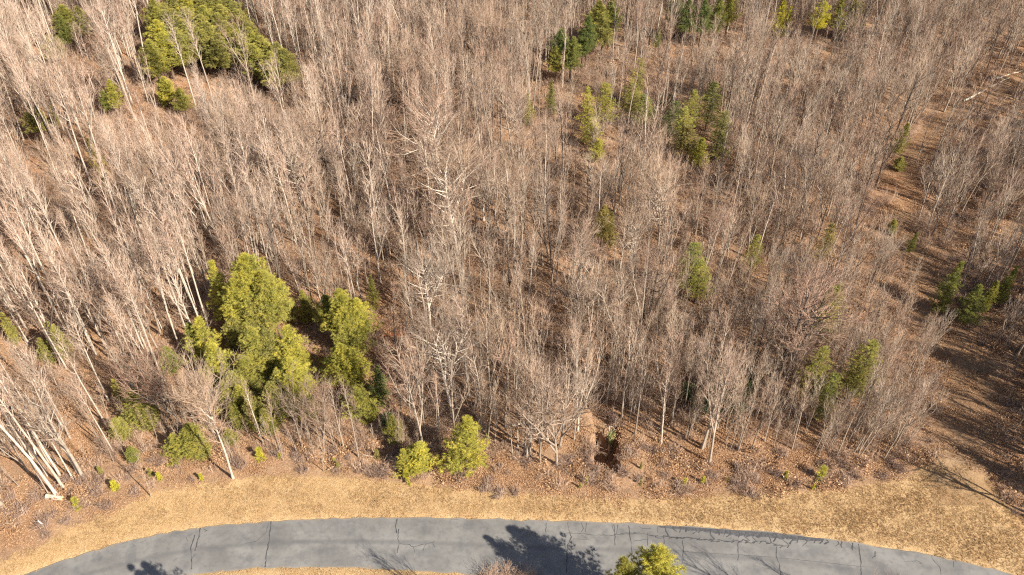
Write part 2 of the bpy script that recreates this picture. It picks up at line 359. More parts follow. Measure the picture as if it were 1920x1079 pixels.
me = bpy.data.meshes.new('asphalt_patch'); me.from_pydata(vv, [], [(2*i, 2*i+1, 2*i+3, 2*i+2) for i in range(nn)]); me.materials.append(M_patch)
link('asphalt_patch', me, road)

# ------------------------------------------------------------------ bare trees: generator
def path(p0, d, L, n, rng, curl=.12, up=.0):
    P = [np.array(p0, float)]; d = np.array(d, float); d /= np.linalg.norm(d)
    for _ in range(n):
        d = d + rng.normal(0, curl, 3) + np.array([0, 0, up]); d /= np.linalg.norm(d); P.append(P[-1]+d*L/n)
    return np.array(P)
def side_dir(axis, ang, az):
    axis = axis/np.linalg.norm(axis); r = np.array([0, 0, 1.]) if abs(axis[2]) < .9 else np.array([1., 0, 0])
    a = np.cross(axis, r); a /= np.linalg.norm(a); b = np.cross(axis, a)
    return axis*math.cos(ang)+(a*math.cos(az)+b*math.sin(az))*math.sin(ang)
def bare(seed, h=18, r0=.15, cb=.5, spread=2.2, nl=24, curl=.05, ang=.75, up=.10, twigs=3, sec=4, fork=0, tw=.0135, tl=1.15, limbr=.46, flo=3, fhi=6, base_sprouts=0, low=.0):
    rng = np.random.default_rng(seed); T = MB(); C = MB()
    stems = []
    main = path((0, 0, -.25), (rng.normal(0, .02), rng.normal(0, .02), 1), h+.25, 12, rng, curl*.45, .05)
    tt = np.linspace(0, 1, 13); R = r0*(1-tt)**.75*1.0+.02; R[0] *= 1.35
    stems.append((main, R, cb))
    T.tube(main, R, 8)
    for k in range(fork):
        i = rng.integers(flo, fhi) if fork < 3 else rng.integers(1, 5); az = rng.uniform(0, 2*PI)
        L = h*(1-i/12)*rng.uniform(.8, .98)
        p = path(main[i], side_dir(main[i+1]-main[i], rng.uniform(.25, .5), az), L, 9, rng, curl*.6, .07)
        r = R[i]*.72*(1-np.linspace(0, 1, 10))**.75+.018; T.tube(p, r, 6); stems.append((p, r, max(.2, (cb-i/12)/(1-i/12))))
    for p, r, c in stems:
        n = len(p)-1; m = max(6, int(nl*(1 if p is main else .6)))
        for q in range(m):
            t = c+(0.985-c)*((q+rng.uniform(0, 1))/m)
            if low and rng.random() < low: t = rng.uniform(c*.3, c)
            x = t*n; i = min(int(x), n-1); base = p[i]+(p[i+1]-p[i])*(x-i); rb = r[i]+(r[i+1]-r[i])*(x-i)
            s_ = (t-c)/(1-c); prof = (.55+.9*max(0, s_))*(1-.75*max(0, s_)**2.2) if s_ > 0 else .5
            L = spread*prof*rng.uniform(.65, 1.25)*1.15
            a_ = ang*(1.15-.45*max(0, s_))*rng.uniform(.8, 1.2)
            d = side_dir(p[i+1]-p[i], a_, q*2.4+rng.uniform(-.5, .5))
            lp = path(base, d, L, 5, rng, curl*1.1, up); lr = min(rb*.75, r0*limbr*(.35+.65*L/spread/1.3))*(1-np.linspace(0, 1, 6))**.8+tw*.7
            (T if lr[0] > .055 else C).tube(lp, lr, 4)
            ns = max(2, int(sec*L/spread+.5))
            for k in range(ns+1):
                if k == ns: sp = lp[3:]; sb = lp[-1]; e = lp[-1]-lp[-2]; sL = L*.3
                else:
                    u = rng.uniform(.25, .97)*5; j = min(int(u), 4); sb = lp[j]+(lp[j+1]-lp[j])*(u-j); e = side_dir(lp[j+1]-lp[j], rng.uniform(.4, .85), rng.uniform(0, 6.3)); sL = L*rng.uniform(.28, .5)
                sp = path(sb, e, sL, 3, rng, curl*1.3, up*1.3); C.tube(sp, np.array([1.5, 1.2, .95, .6])*tw, 3)
                for _ in range(twigs):
                    u = rng.uniform(.2, 1)*3; j = min(int(u), 2); b0 = sp[j]+(sp[j+1]-sp[j])*(u-j)
                    tp = path(b0, side_dir(sp[j+1]-sp[j], rng.uniform(.25, .65), rng.uniform(0, 6.3)), tl*rng.uniform(.5, 1.3), 2, rng, .07, up)
                    C.tube(tp, np.array([.85, .65, .3])*tw, 3)
    return T, C
VAR = {}
def make_variant(key, barkm, twigm, **kw):
    T, C = bare(**kw); J = MB(); J.v = T.v+C.v; J.tone = T.tone+C.tone
    J.f = T.f+[f+T.n for f in C.f]; J.m = [m*0 for m in T.m]+[m*0+1 for m in C.m]; J.n = T.n+C.n
    VAR[key] = dict(trunk=T.mesh(key+'_trunk', [barkm], True), crown=C.mesh(key+'_crown', [twigm]), both=J.mesh(key+'_tree', [barkm, twigm]), h=kw['h'], bark=barkm.name)
    VAR[key]['key'] = key
for i in range(5): make_variant('slim%d' % i, [M_bark, M_bark, M_pale][i % 3], M_twig, seed=10+i, h=18, r0=.135, cb=.50, spread=1.9, nl=16, ang=.5, twigs=2, sec=4, fork=i % 2)
for i in range(4): make_variant('vase%d' % i, M_bark, M_twig, seed=30+i, h=17, r0=.15, cb=.38, spread=2.9, nl=17, ang=.55, up=.10, twigs=3, sec=4, fork=1+i % 3)
for i in range(4): make_variant('light%d' % i, [M_bark, M_pale][i % 2], M_twig_pale, seed=170+i, h=16, r0=.12, cb=.42, spread=2.0, nl=16, ang=.5, twigs=2, sec=4, fork=i % 2)
for i in range(3): make_variant('grey%d' % i, M_bark, M_twig_grey, seed=180+i, h=14, r0=.10, cb=.36, spread=2.3, nl=16, ang=.5, twigs=2, sec=4, fork=1)
for i in range(4): make_variant('pole%d' % i, M_pale, M_twig_pale, seed=50+i, h=21, r0=.13, cb=.58, spread=2.2, nl=18, ang=.55, twigs=3, sec=4, fork=(i == 3), curl=.035)
for i in range(3): make_variant('oak%d' % i, M_pale if i < 2 else M_darkbark, M_twig, seed=70+i, h=16, r0=.24, cb=.34, spread=5.2, nl=30, ang=.95, up=.07, curl=.10, twigs=4, sec=7, fork=2, tl=1.2, limbr=.5, tw=.016)
for i in range(5): make_variant('sapling%d' % i, M_bark, M_twig, seed=90+i, h=9.5, r0=.055, cb=.35, spread=1.15, nl=12, ang=.55, twigs=2, sec=3, fork=i % 2, tw=.0125, tl=.9)
for i in range(2): make_variant('dark%d' % i, M_darkbark, M_twig, seed=110+i, h=19, r0=.17, cb=.45, spread=2.8, nl=22, ang=.8, twigs=3, sec=4, fork=1)
for i in range(3): make_variant('edge%d' % i, M_bark, M_twig, seed=130+i, h=12, r0=.10, cb=.28, spread=2.8, nl=16, ang=.75, up=.12, twigs=3, sec=4, fork=2+i, curl=.08)

make_variant('solo0', M_pale, M_twig, seed=151, h=17, r0=.13, cb=.42, spread=3.2, nl=24, ang=.6, up=.08, twigs=4, sec=6, fork=2, flo=6, fhi=9)

def brush(seed, R, Ht, n, leaves=0):
    rng = np.random.default_rng(seed); B = MB()
    for _ in range(n):
        a = rng.uniform(0, 2*PI); r = R*.5*math.sqrt(rng.random()); d = np.array([rng.normal(0, .5), rng.normal(0, .5), 1.])
        p = path((r*math.cos(a), r*math.sin(a), -.05), d, Ht*rng.uniform(.5, 1.1), 4, rng, .16, -.02)
        tn = rng.uniform(0, 1); B.tube(p, np.array([1.1, .95, .8, .6, .35])*.016, 3, tone=tn)
        for _ in range(4):
            j = rng.integers(1, 4); q = path(p[j], side_dir(p[j+1]-p[j], rng.uniform(.4, 1.0), rng.uniform(0, 6.3)), Ht*rng.uniform(.2, .45), 2, rng, .2); B.tube(q, np.array([.8, .6, .35])*.012, 3, tone=tn)
    if leaves: leaf_quads(B, rng, leaves, R, Ht)
    return B
def leaf_quads(B, rng, n, R, Ht, mi=0, s=.11, square=False):
    if square: c = np.c_[rng.uniform(-R, R, n), rng.uniform(-R, R, n), rng.uniform(.01, Ht, n)]
    else:
        a = rng.uniform(0, 2*PI, n); r = R*np.sqrt(rng.random(n)); c = np.c_[r*np.cos(a), r*np.sin(a), rng.uniform(.02, Ht, n)]
    u = rng.normal(0, 1, (n, 3)); u[:, 2] *= .5 if square else 1; u /= np.linalg.norm(u, axis=1)[:, None]
    v = np.cross(u, rng.normal(0, 1, (n, 3))+np.array([0, 0, 1.5])); v /= np.linalg.norm(v, axis=1)[:, None]
    L = s*rng.uniform(.5, 1.3, n)[:, None]
    V = np.stack([c-u*L, c+v*L*.55, c+u*L, c-v*L*.55+np.array([0, 0, .02])], 1).reshape(-1, 3)
    Fq = np.arange(n*4).reshape(-1, 4)
    B.add(V, Fq, mi, np.repeat(rng.random(n), 4))
def grass_tuft_patch(seed, n, R, hh):
    rng = np.random.default_rng(seed); B = MB()
    cl = np.c_[rng.uniform(-R, R, (n//9, 2))]; k = rng.integers(0, len(cl), n)
    c = np.c_[cl[k]+rng.normal(0, .045, (n, 2)), np.zeros(n)]
    d = np.c_[rng.normal(0, .75, (n, 2)), np.ones(n)]; d /= np.linalg.norm(d, axis=1)[:, None]
    L = hh*rng.uniform(.5, 1.4, n)[:, None]; sd = np.cross(d, rng.normal(0, 1, (n, 3))); sd /= np.linalg.norm(sd, axis=1)[:, None]
    wd = .016
    V = np.stack([c-sd*wd, c+sd*wd, c+d*L], 1).reshape(-1, 3); tn = rng.random(len(cl))[k]*.6+rng.random(n)*.4
    B.add(V, np.arange(n*3).reshape(-1, 3), 0, np.repeat(tn, 3)); return B

# ------------------------------------------------------------------ conifers: generator
def conifer(seed, h, R, style):
    """unit-scale conifers; R crown radius.  style: young, tall, cedar, white"""
    rng = np.random.default_rng(seed); T = MB(); C = MB()
    main = path((0, 0, -.2), (0, 0, 1), h+.2, 10, rng, .015, .03); r0 = .016*h
    T.tube(main, r0*(1-np.linspace(0, 1, 11))**.8+.02, 8)
    low = {'young': .06, 'tall': .36, 'cedar': .04, 'white': .25}[style]
    whorls = {'young': int(h*1.6), 'tall': int(h*1.35), 'cedar': int(h*5), 'white': int(h*1.1)}[style]
    cs = []; ax = []; tn = []
    for wv in range(whorls):
        t = low+(.985-low)*(wv+rng.uniform(-.3, .3))/max(1, whorls-1); t = min(max(t, low), .985); s_ = (t-low)/(1-low)
        prof = {'young': (1-s_)**.75*(.8+.2*min(1, s_*6)), 'tall': (.55+.45*math.sin(PI*min(1, .1+s_*.9)))*(1-s_)**.55, 'cedar': (1-s_)**.6*min(1, .45+s_*3), 'white': (1-s_*.8)*(.7 if s_ < .1 else 1)}[style]
        nb = {'young': 6, 'tall': 5, 'cedar': 4, 'white': 6}[style]; az0 = rng.uniform(0, 6.3)
        for b_ in range(nb):
            az = az0+b_*2*PI/nb+rng.uniform(-.35, .35); L = max(.25, R*prof*rng.uniform(*((.4, 1.35) if style == 'tall' else (.5, 1.3))))
            el = {'young': .42+.5*s_, 'tall': .3+.65*s_, 'cedar': .75+.3*s_, 'white': .02+.3*s_}[style]+rng.normal(0, .1)
            x = t*10; i = min(int(x), 9); p0 = main[i]+(main[i+1]-main[i])*(x-i)
            bp = path(p0, (math.cos(az)*math.cos(el), math.sin(az)*math.cos(el), math.sin(el)), L, 4, rng, .07, .06 if style != 'white' else .01)
            (T if style == 'tall' and L > 1.2 else C).tube(bp, (np.array([1, .8, .6, .4, .2])*.018*L**.5+.006), 3, mi=0 if style == 'tall' and L > 1.2 else 1, tone=.1)
            step = {'young': .26, 'tall': .30, 'cedar': .20, 'white': .28}[style]; nsub = max(3, int(L/step))
            bt = rng.uniform(0, 1)
            for k in range(nsub+1):
                u = (.22+.78*k/nsub)*4; j = min(int(u), 3); c = bp[j]+(bp[j+1]-bp[j])*(u-j); d = bp[j+1]-bp[j]; d = d/np.linalg.norm(d)
                w_ = L*{'young': .24, 'tall': .26, 'cedar': .3, 'white': .34}[style]*math.sin(PI*min(1, .25+.7*k/nsub))+.10
                m_ = {'young': 3, 'tall': 4, 'cedar': 3, 'white': 3}[style]
                for _ in range(m_ if k < nsub else 1):
                    off = rng.normal(0, 1, 3); off -= d*off.dot(d)*.6; off[2] = off[2]*(.5 if style != 'white' else .12)+(.12 if style != 'white' else 0)
                    off = off/np.linalg.norm(off)*w_*rng.uniform(.3, 1.1)
                    if k == nsub: off = off*0
                    cs.append(c+off); a_ = d+off*.8/max(w_, .1)+np.array([0, 0, .45 if style != 'white' else .1]); ax.append(a_/np.linalg.norm(a_))
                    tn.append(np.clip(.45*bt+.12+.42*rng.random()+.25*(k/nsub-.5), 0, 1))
    cs.append(main[-1]); ax.append(np.array([0, 0, 1.])); tn.append(.8)
    cs = np.array(cs); ax = np.array(ax); tn = np.array(tn)
    K = {'young': 17, 'tall': 16, 'cedar': 15, 'white': 15}[style]; nl = {'young': .24, 'tall': .31, 'cedar': .17, 'white': .22}[style]; wd = {'young': .016, 'tall': .018, 'cedar': .018, 'white': .015}[style]
    n = len(cs)*K; c = np.repeat(cs, K, 0)+rng.normal(0, .03, (n, 3)); d = np.repeat(ax, K, 0)*.75+rng.normal(0, .55, (n, 3)); d /= np.linalg.norm(d, axis=1)[:, None]
    sd = np.cross(d, rng.normal(0, 1, (n, 3))); sd /= np.linalg.norm(sd, axis=1)[:, None]; L = nl*rng.uniform(.7, 1.25, n)[:, None]
    V = np.stack([c-sd*wd, c+sd*wd, c+d*L], 1).reshape(-1, 3)
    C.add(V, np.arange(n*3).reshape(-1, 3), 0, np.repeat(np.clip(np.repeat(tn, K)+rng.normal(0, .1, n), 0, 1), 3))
    return T, C
CON = {}
for key, n_, h_, R_ in (('young', 3, 9, 2.4), ('tall', 4, 15, 3.0), ('cedar', 3, 6.5, 1.9), ('white', 3, 13, 2.7)):
    for i in range(n_):
        T, C = conifer(200+i+10*len(key), h_, R_, key)
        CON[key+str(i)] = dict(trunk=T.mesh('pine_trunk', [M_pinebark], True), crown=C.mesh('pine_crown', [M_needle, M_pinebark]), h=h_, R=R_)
T, C = conifer(301, 2.2, .7, 'young'); CON['seedling0'] = dict(trunk=T.mesh('pine_trunk', [M_pinebark], True), crown=C.mesh('pine_crown', [M_needle, M_pinebark]), h=2.2, R=.7)
T, C = conifer(302, 1.6, .6, 'cedar'); CON['seedling1'] = dict(trunk=T.mesh('pine_trunk', [M_pinebark], True), crown=C.mesh('pine_crown', [M_needle, M_pinebark]), h=1.6, R=.6)

COL = {'lime': (.43, .405, .095), 'yellow': (.52, .49, .08), 'green': (.26, .275, .085), 'deep': (.18, .22, .08), 'olive': (.35, .33, .115), 'mid': (.35, .335, .095), 'pale': (.44, .37, .15)}
TONEWORD = {'lime': 'yellow-green', 'yellow': 'bright yellow-green', 'green': 'green', 'deep': 'dark green', 'olive': 'olive green', 'mid': 'mid green', 'pale': 'thin pale olive'}

# ------------------------------------------------------------------ labels that single each thing out
LM = [((103,936), 'the pale cut log'), ((437,897), 'the lone white tree by the grass'), ((345,830), 'the bushy cedar above the verge'),
      ((480,600), 'the tall yellow-green pine clump'), ((650,600), 'the rounded pine near the red soil'), ((780,862), 'the squat cedar on the verge'),
      ((878,850), 'the conical young pine'), ((1137,838), 'the dark hollow'), ((1030,793), 'the fallen trunk near the verge'), ((1340,720), 'the dark evergreen thicket'),
      ((1600,700), 'the paired small pines at lower right'), ((1315,500), 'the single green pine right of centre'), ((1820,860), 'the mouth of the dirt track'),
      ((1750,560), 'the middle of the dirt track'), ((1690,340), 'the upper bend of the track'), ((1315,230), 'the layered white pines'), ((400,60), 'the big pine grove'),
      ((1080,60), 'the round dark pine far back'), ((1845,170), 'the long fallen trunk on the track'), ((835,420), 'the big pale forked tree'), ((972,290), 'the wide grey-limbed oak'), ((670,265), 'the pale leaning dead trunk'),
      ((200,170), 'the small round pine at upper left'), ((1220,1050), 'the pine south of the road'), ((1140,400), 'the faint pale pine in mid wood')]
ORD = 'nearest second third fourth fifth sixth seventh eighth ninth tenth eleventh twelfth thirteenth fourteenth fifteenth sixteenth seventeenth eighteenth nineteenth twentieth'.split()
def place_words(items, noun):
    """items: list of (obj, px, py, adjectives). Sets a label telling it by landmark, side and order of distance."""
    buckets = {}
    for o, px, py, adj in items:
        best = min(range(len(LM)), key=lambda i: (LM[i][0][0]-px)**2+(1.3*(LM[i][0][1]-py))**2)
        dx = px-LM[best][0][0]; dy = py-LM[best][0][1]
        side = ('right of' if dx > 0 else 'left of') if abs(dx) > abs(dy)*1.2 else ('in front of' if dy > 0 else 'behind')
        buckets.setdefault((best, side), []).append((math.hypot(dx, dy), o, adj))
    for (b, side), L in buckets.items():
        L.sort(key=lambda q: q[0])
        for k, (_, o, adj) in enumerate(L):
            od = ORD[k] if k < 20 else 'twenty-'+['first','second','third','fourth','fifth','sixth','seventh','eighth','ninth'][min(8, k-20)]
            o['label'] = f"{adj} {noun}, {od} {side} {LM[b][1]}"

# ------------------------------------------------------------------ conifers placed from their tops
occupied = []; shield = []
def place_tree(D, name, x, y, scale, rot, group, cat, sxy=None, color=None, tilt=(0, 0), two=True):
    z = float(height(x, y))
    r = bpy.data.objects.new(name, None); S.collection.objects.link(r); r.location = (x, y, z)
    r.rotation_euler = (tilt[0], tilt[1], rot); r.empty_display_size = .5
    sxy = sxy or scale
    tag(r, None, cat, group)
    for nm in ('trunk', 'crown'):
        o = bpy.data.objects.new(nm, D[nm]); o.parent = r; S.collection.objects.link(o); o.scale = (sxy, sxy, scale)
        if color: o.color = (*color, 1)
    return r
# (px, py) of the top, height m, crown width in px, kind, tone
CONIFERS = [
 (452,450,15,120,'tall','lime'),(495,490,13,90,'tall','mid'),(402,492,11,75,'young','lime'),(440,500,12,90,'tall','lime'),(520,520,8,70,'young','olive'),(470,555,9,100,'cedar','olive'),(428,580,7,80,'cedar','olive'),
 (535,608,9,95,'young','lime'),(500,615,8,95,'cedar','olive'),(550,640,6,70,'cedar','lime'),(365,598,8,85,'young','lime'),(350,605,6,60,'cedar','green'),(405,640,8,90,'young','lime'),(455,668,7,90,'young','mid'),(430,690,7,80,'cedar','mid'),(306,645,5,60,'cedar','green'),
 (640,520,12,95,'tall','lime'),(612,540,9,70,'tall','mid'),(668,545,10,80,'tall','lime'),(650,580,8,90,'tall','mid'),(570,545,6,48,'young','mid'),(692,515,7,30,'young','mid'),
 (635,635,8,95,'cedar','lime'),(660,650,7,70,'young','lime'),(705,690,6,50,'young','deep'),(672,715,6,90,'young','mid'),(615,665,5,70,'cedar','mid'),(462,685,5,32,'young','yellow'),
 (500,715,7,80,'cedar','olive'),(545,722,5,60,'young','lime'),(470,740,6,70,'cedar','olive'),(425,800,3,40,'young','olive'),(435,755,5,45,'cedar','mid'),
 (520,690,6,70,'young','olive'),(560,690,5,55,'young','mid'),(495,760,5,60,'cedar','mid'),(450,720,6,60,'young','lime'),(415,715,6,60,'young','olive'),(390,670,6,60,'young','mid'),(580,740,4,50,'cedar','olive'),(690,745,4,50,'cedar','mid'),(540,660,8,90,'tall','lime'),(470,600,9,80,'tall','mid'),
 (212,712,4,30,'young','lime'),(240,730,6,80,'young','mid'),(262,748,5,70,'cedar','olive'),(240,835,3,42,'cedar','green'),(215,780,4,60,'cedar','olive'),(345,795,5,90,'cedar','mid'),(370,815,4,60,'cedar','olive'),(318,815,4,55,'young','mid'),
 (738,778,5,50,'young','mid'),(782,826,5,84,'cedar','lime'),(758,842,4,60,'young','lime'),(868,776,10,104,'young','lime'),
 (1312,452,11,66,'white','green'),(1318,490,8,54,'white','mid'),(1422,438,8,38,'white','mid'),(1560,415,9,42,'white','pale'),(1568,538,11,64,'white','olive'),(1548,560,8,44,'white','green'),
 (1553,646,12,66,'white','mid'),(1562,700,9,58,'white','green'),(1638,642,11,80,'white','mid'),(1618,678,8,50,'white','olive'),
 (1135,375,9,50,'tall','pale'),(1150,395,7,40,'young','pale'),(990,175,9,28,'young','mid'),(1035,155,9,26,'young','green'),(1700,228,9,34,'young','mid'),(1693,290,4,34,'cedar','olive'),(1720,435,4,22,'young','green'),(1680,410,3,30,'cedar','mid'),
 (1800,492,9,50,'young','green'),(1845,535,7,60,'young','green'),(1870,525,6,40,'cedar','mid'),(1905,500,7,40,'young','green'),
 (1106,165,13,36,'white','lime'),(1112,222,8,46,'white','lime'),(1142,155,13,46,'white','lime'),(1120,260,6,40,'young','lime'),(1198,108,14,40,'white','lime'),(1212,175,10,50,'white','green'),(1188,150,12,48,'white','mid'),
 (1302,165,13,46,'white','mid'),(1340,150,14,50,'white','green'),(1356,205,12,46,'white','green'),(1286,205,12,50,'white','mid'),(1318,255,8,44,'young','lime'),(1296,235,9,50,'white','pale'),(1358,250,8,36,'white','green'),
 (1262,190,10,46,'white','deep'),
 (1058,42,15,56,'tall','deep'),(1072,58,14,50,'tall','green'),(1045,80,11,40,'tall','mid'),(1104,20,15,46,'tall','deep'),(1120,-10,15,60,'tall','mid'),(1135,15,14,50,'tall','olive'),(1095,45,12,40,'tall','deep'),(1150,-15,15,50,'tall','green'),
 (1235,48,9,18,'tall','green'),(1290,-12,15,44,'tall','deep'),(1325,-10,15,50,'tall','deep'),(1352,-12,15,44,'tall','green'),(1275,-20,14,44,'tall','deep'),(1375,-22,14,40,'tall','mid'),
 (1472,-5,12,34,'young','yellow'),(1482,12,9,26,'young','yellow'),(1548,-15,14,44,'tall','yellow'),(1582,-12,14,36,'tall','mid'),(1612,-12,14,40,'white','lime'),(1600,5,11,30,'white','mid'),
 (120,8,14,70,'tall','mid'),(105,35,13,40,'tall','green'),(145,18,13,44,'tall','olive'),(90,70,10,50,'tall','olive'),(200,142,11,40,'tall','lime'),(190,165,8,30,'tall','green'),
 (308,136,10,44,'tall','lime'),(335,155,9,44,'tall','mid'),(298,148,8,34,'cedar','mid'),(50,190,10,52,'tall','olive'),(92,198,6,16,'young','olive'),(165,258,10,34,'young','pale'),(178,300,8,30,'young','pale'),
 (0,585,6,36,'cedar','olive'),(90,600,7,60,'cedar','olive'),(75,630,5,44,'young','olive'),
]
for px, py in [(290,-5),(318,-18),(345,-14),(372,-22),(402,-24),(430,-8),(292,32),(322,15),(352,10),(382,6),(412,4),(440,14),(300,55),(330,48),(360,42),(392,36),(422,32),(452,30),(278,70),(405,58),(435,52),(468,48),(488,62),(512,74),(455,66),(532,88),(505,92),(478,78)]:
    CONIFERS.append((px, py+6, 14, 68, 'tall', random.choice(['mid', 'lime', 'olive', 'mid', 'olive'])))
for px, py in [(310,20),(342,34),(376,26),(408,22),(442,42),(462,54),(498,78),(520,92),(330,64),(375,56),(425,46),(286,14),(400,-12),(350,-10)]:
    CONIFERS.append((px, py+4, 13, 60, 'tall', random.choice(['mid', 'olive', 'olive'])))
# pines across the road whose shadows fall on it, and evergreens off the right edge
NEAR = [(1236,1000,14.2,140,'tall','lime'),(1172,1036,13.6,95,'tall','mid'),(1210,1062,13.6,130,'tall','mid'),(1275,1060,13,90,'tall','lime'),(430,1100,16,110,'tall','green'),(380,1118,14,80,'young','green'),
        (2235,855,13,90,'tall','mid'),(2290,890,12,90,'tall','mid'),(2150,850,12,80,'young','mid'),(2010,600,12,80,'tall','mid')]
SEED = [(485,845,1.7,28,'yellow'),(212,905,1.4,22,'yellow'),(137,938,1.6,24,'lime'),(295,888,1.2,16,'yellow'),(522,852,.8,12,'lime'),(185,878,1.2,14,'olive'),(278,882,1.2,14,'olive'),(375,890,1.1,12,'yellow'),
        (625,860,.8,10,'yellow'),(632,868,.9,12,'olive'),(1285,900,1.2,14,'yellow'),(1320,896,1.1,12,'yellow'),(1101,896,1.3,9,'yellow'),(1088,908,.8,7,'olive'),(1203,898,1.2,9,'olive'),(1475,886,1.3,14,'lime'),(1546,880,1.9,32,'lime'),(1527,910,.9,8,'yellow'),
        (765,898,1.1,12,'yellow'),(760,882,1.6,20,'yellow'),(705,845,1.5,16,'olive'),(1203,868,1.1,8,'olive'),(1365,895,.8,6,'lime')]
def shade(c): q = random.uniform(.88, 1.12); return tuple(v*q for v in c)
con_items = []; seed_items = []; cnt = {}
NOUN = {'young': 'young pine', 'tall': 'pine', 'cedar': 'red cedar', 'white': 'layered white pine', 'seedling': 'conifer seedling'}
NAME = {'young': 'young_pine', 'tall': 'pine_tree', 'cedar': 'cedar_tree', 'white': 'white_pine', 'seedling': 'conifer_seedling'}
for row in CONIFERS+NEAR:
    px, py, h, wpx, st, tone = row
    if py < 330: h *= .74; wpx *= 1.08
    if px < 600 and py < 130 and st == 'tall': py -= 16
    py += {'tall': .42, 'cedar': .2, 'young': .1, 'white': .1}[st]*wpx/2
    x, y = top_at(px, py, h); x, y = top_at(px, py, h+float(height(x, y)))
    d = y*math.cos(TH)+(H-h*.6)*math.sin(TH); R = wpx/2*d/F*{'white': 1.2, 'young': 1.15}.get(st, 1)
    k = cnt.get(st, 0); cnt[st] = k+1; D = CON[st+str(k % {'young': 3, 'tall': 4, 'cedar': 3, 'white': 3}[st])]
    o = place_tree(D, NAME[st], x, y, h/D['h'], random.uniform(0, 6.3), None, 'cedar tree' if st == 'cedar' else 'pine tree', sxy=R/D['R']*1.05, color=shade(COL[tone]))
    o['group'] = {'young': 'young pines scattered through the bare wood', 'tall': 'pines standing among the bare trees', 'cedar': 'bushy cedars near the verge and clump', 'white': 'layered white pines in the upper wood'}[st]
    bx, by = proj(x, y, 0); occupied.append((x, y, R)); shield.append((px, py, wpx, abs(by-py), st, y))
    tx, ty = proj(x, y, h*.6)
    con_items.append((o, tx, ty, TONEWORD[tone], st))
for st in NAME: place_words([c[:4] for c in con_items if c[4] == st], NOUN[st])
for k, (px, py, h, wpx, tone) in enumerate(SEED):
    x, y = top_at(px, py, h); D = CON['seedling%d' % (k % 2)]; R = wpx/2*100/F
    o = place_tree(D, 'conifer_seedling', x, y, h/D['h'], random.uniform(0, 6), 'small conifer seedlings along the wood edge', 'seedling', sxy=R/D['R'], color=COL[tone])
    seed_items.append((o, px, py, TONEWORD[tone]))
place_words(seed_items, 'conifer seedling')

# ------------------------------------------------------------------ hand-placed bare trees (photo pixel of the foot, variant, height, girth factor)
HAND = [
 (107,930,'pole0',24,1.2,0),(118,914,'pole1',23,1.05,0),(113,892,'pole2',22,.95,0),(155,894,'vase1',19,1.3,0),(148,889,'slim1',18,1.1,0),(137,899,'slim2',15,.8,0),(6,950,'vase2',18,1.7,0),(-15,945,'pole1',20,1.1,0),(92,928,'slim0',15,.6,0),
 (437,897,'solo0',17.5,1.1,0),(494,832,'slim2',12,.9,0),(525,844,'slim0',12,1.0,0),(567,838,'edge1',11,1.0,0),(588,851,'slim3',9,.7,0),(608,848,'edge2',11,1.0,0),(672,857,'slim4',13,.9,0),(607,884,'sapling1',6,1,0),(283,932,'sapling2',8,1,0),(645,840,'slim1',12,.8,0),(625,835,'edge1',10,.7,0),
 (338,802,'edge2',13,1.35,0),(322,790,'edge1',12,1.2,0),(400,812,'edge1',14,1.3,0),(195,790,'pole2',17,1,0),
 (825,843,'slim2',14,.9,0),(797,805,'slim1',17,1.1,0),(783,800,'vase0',16,1,0),(772,790,'vase3',15,1,0),(853,838,'slim3',16,1.1,0),(912,845,'slim4',14,.8,0),
 (988,858,'vase1',16,1.15,0),(994,850,'slim1',16,1,0),(1012,868,'vase0',15,1.2,0),(1044,872,'edge2',15,1.35,.06),(1050,838,'edge1',14,1.2,.05),(983,852,'slim0',15,.9,0),
 (920,760,'vase2',17,1.1,0),(880,745,'vase3',18,1.1,0),(1330,868,'vase1',17,1,.03),(1316,842,'vase3',17,1,0),(1320,838,'vase0',17,1.1,0),(1240,832,'slim2',14,.9,0),(1190,815,'slim3',15,.8,0),(1136,760,'slim1',17,.9,0),
 (1457,713,'oak2',17,1.15,0),(1411,700,'dark0',13,.7,0),(1657,861,'slim1',14,.8,0),(1568,857,'slim0',14,.8,0),(1485,842,'slim4',14,.8,0),(1600,815,'vase2',13,.8,0),(1645,800,'slim3',13,.8,0),
 (857,490,'oak0',18,1.05,0),(832,385,'oak1',19,1.0,0),(973,300,'oak0',12,.95,0),(370,212,'pole1',20,1.2,0),(147,213,'pole3',20,1.1,0),(128,195,'pole0',18,1.0,0),(50,195,'pole2',18,1.2,0),(235,185,'vase2',14,1.2,0),(480,260,'vase1',15,1.2,0),(553,310,'pole1',20,1.1,0),(475,330,'oak1',9,.8,0),(600,290,'vase0',17,1.3,0),
 (640,310,'slim1',15,.9,0),(1233,470,'oak0',14,.8,0),(1640,355,'dark1',15,1.1,0),(1733,383,'dark0',12,.9,0),(1770,210,'vase1',15,1.1,0),(1715,310,'vase3',11,.9,0),
 (268,655,'pole0',19,1.1,0),(285,672,'pole1',20,1.1,0),(180,665,'pole3',20,1.1,0),(175,655,'pole2',21,1.15,0),(120,620,'pole1',21,1.2,0),(232,655,'pole2',18,1,0),(350,595,'pole0',17,.9,0),(340,590,'slim1',17,1,0),(375,600,'slim2',13,.8,0),(385,510,'pole3',18,1.2,0),(595,540,'vase0',17,1.2,0),(575,535,'slim1',17,1,0),(600,530,'slim4',17,1,0),(525,480,'slim2',16,1,0),
 (955,1165,'vase1',14,.9,0),(915,1175,'slim1',13.5,.9,0),(1640,1165,'vase0',14,1.0,0),(1760,1175,'slim1',13,1.0,0),
]
SHRUBS_NEAR = [(915,1084),(945,1080),(985,1086)]
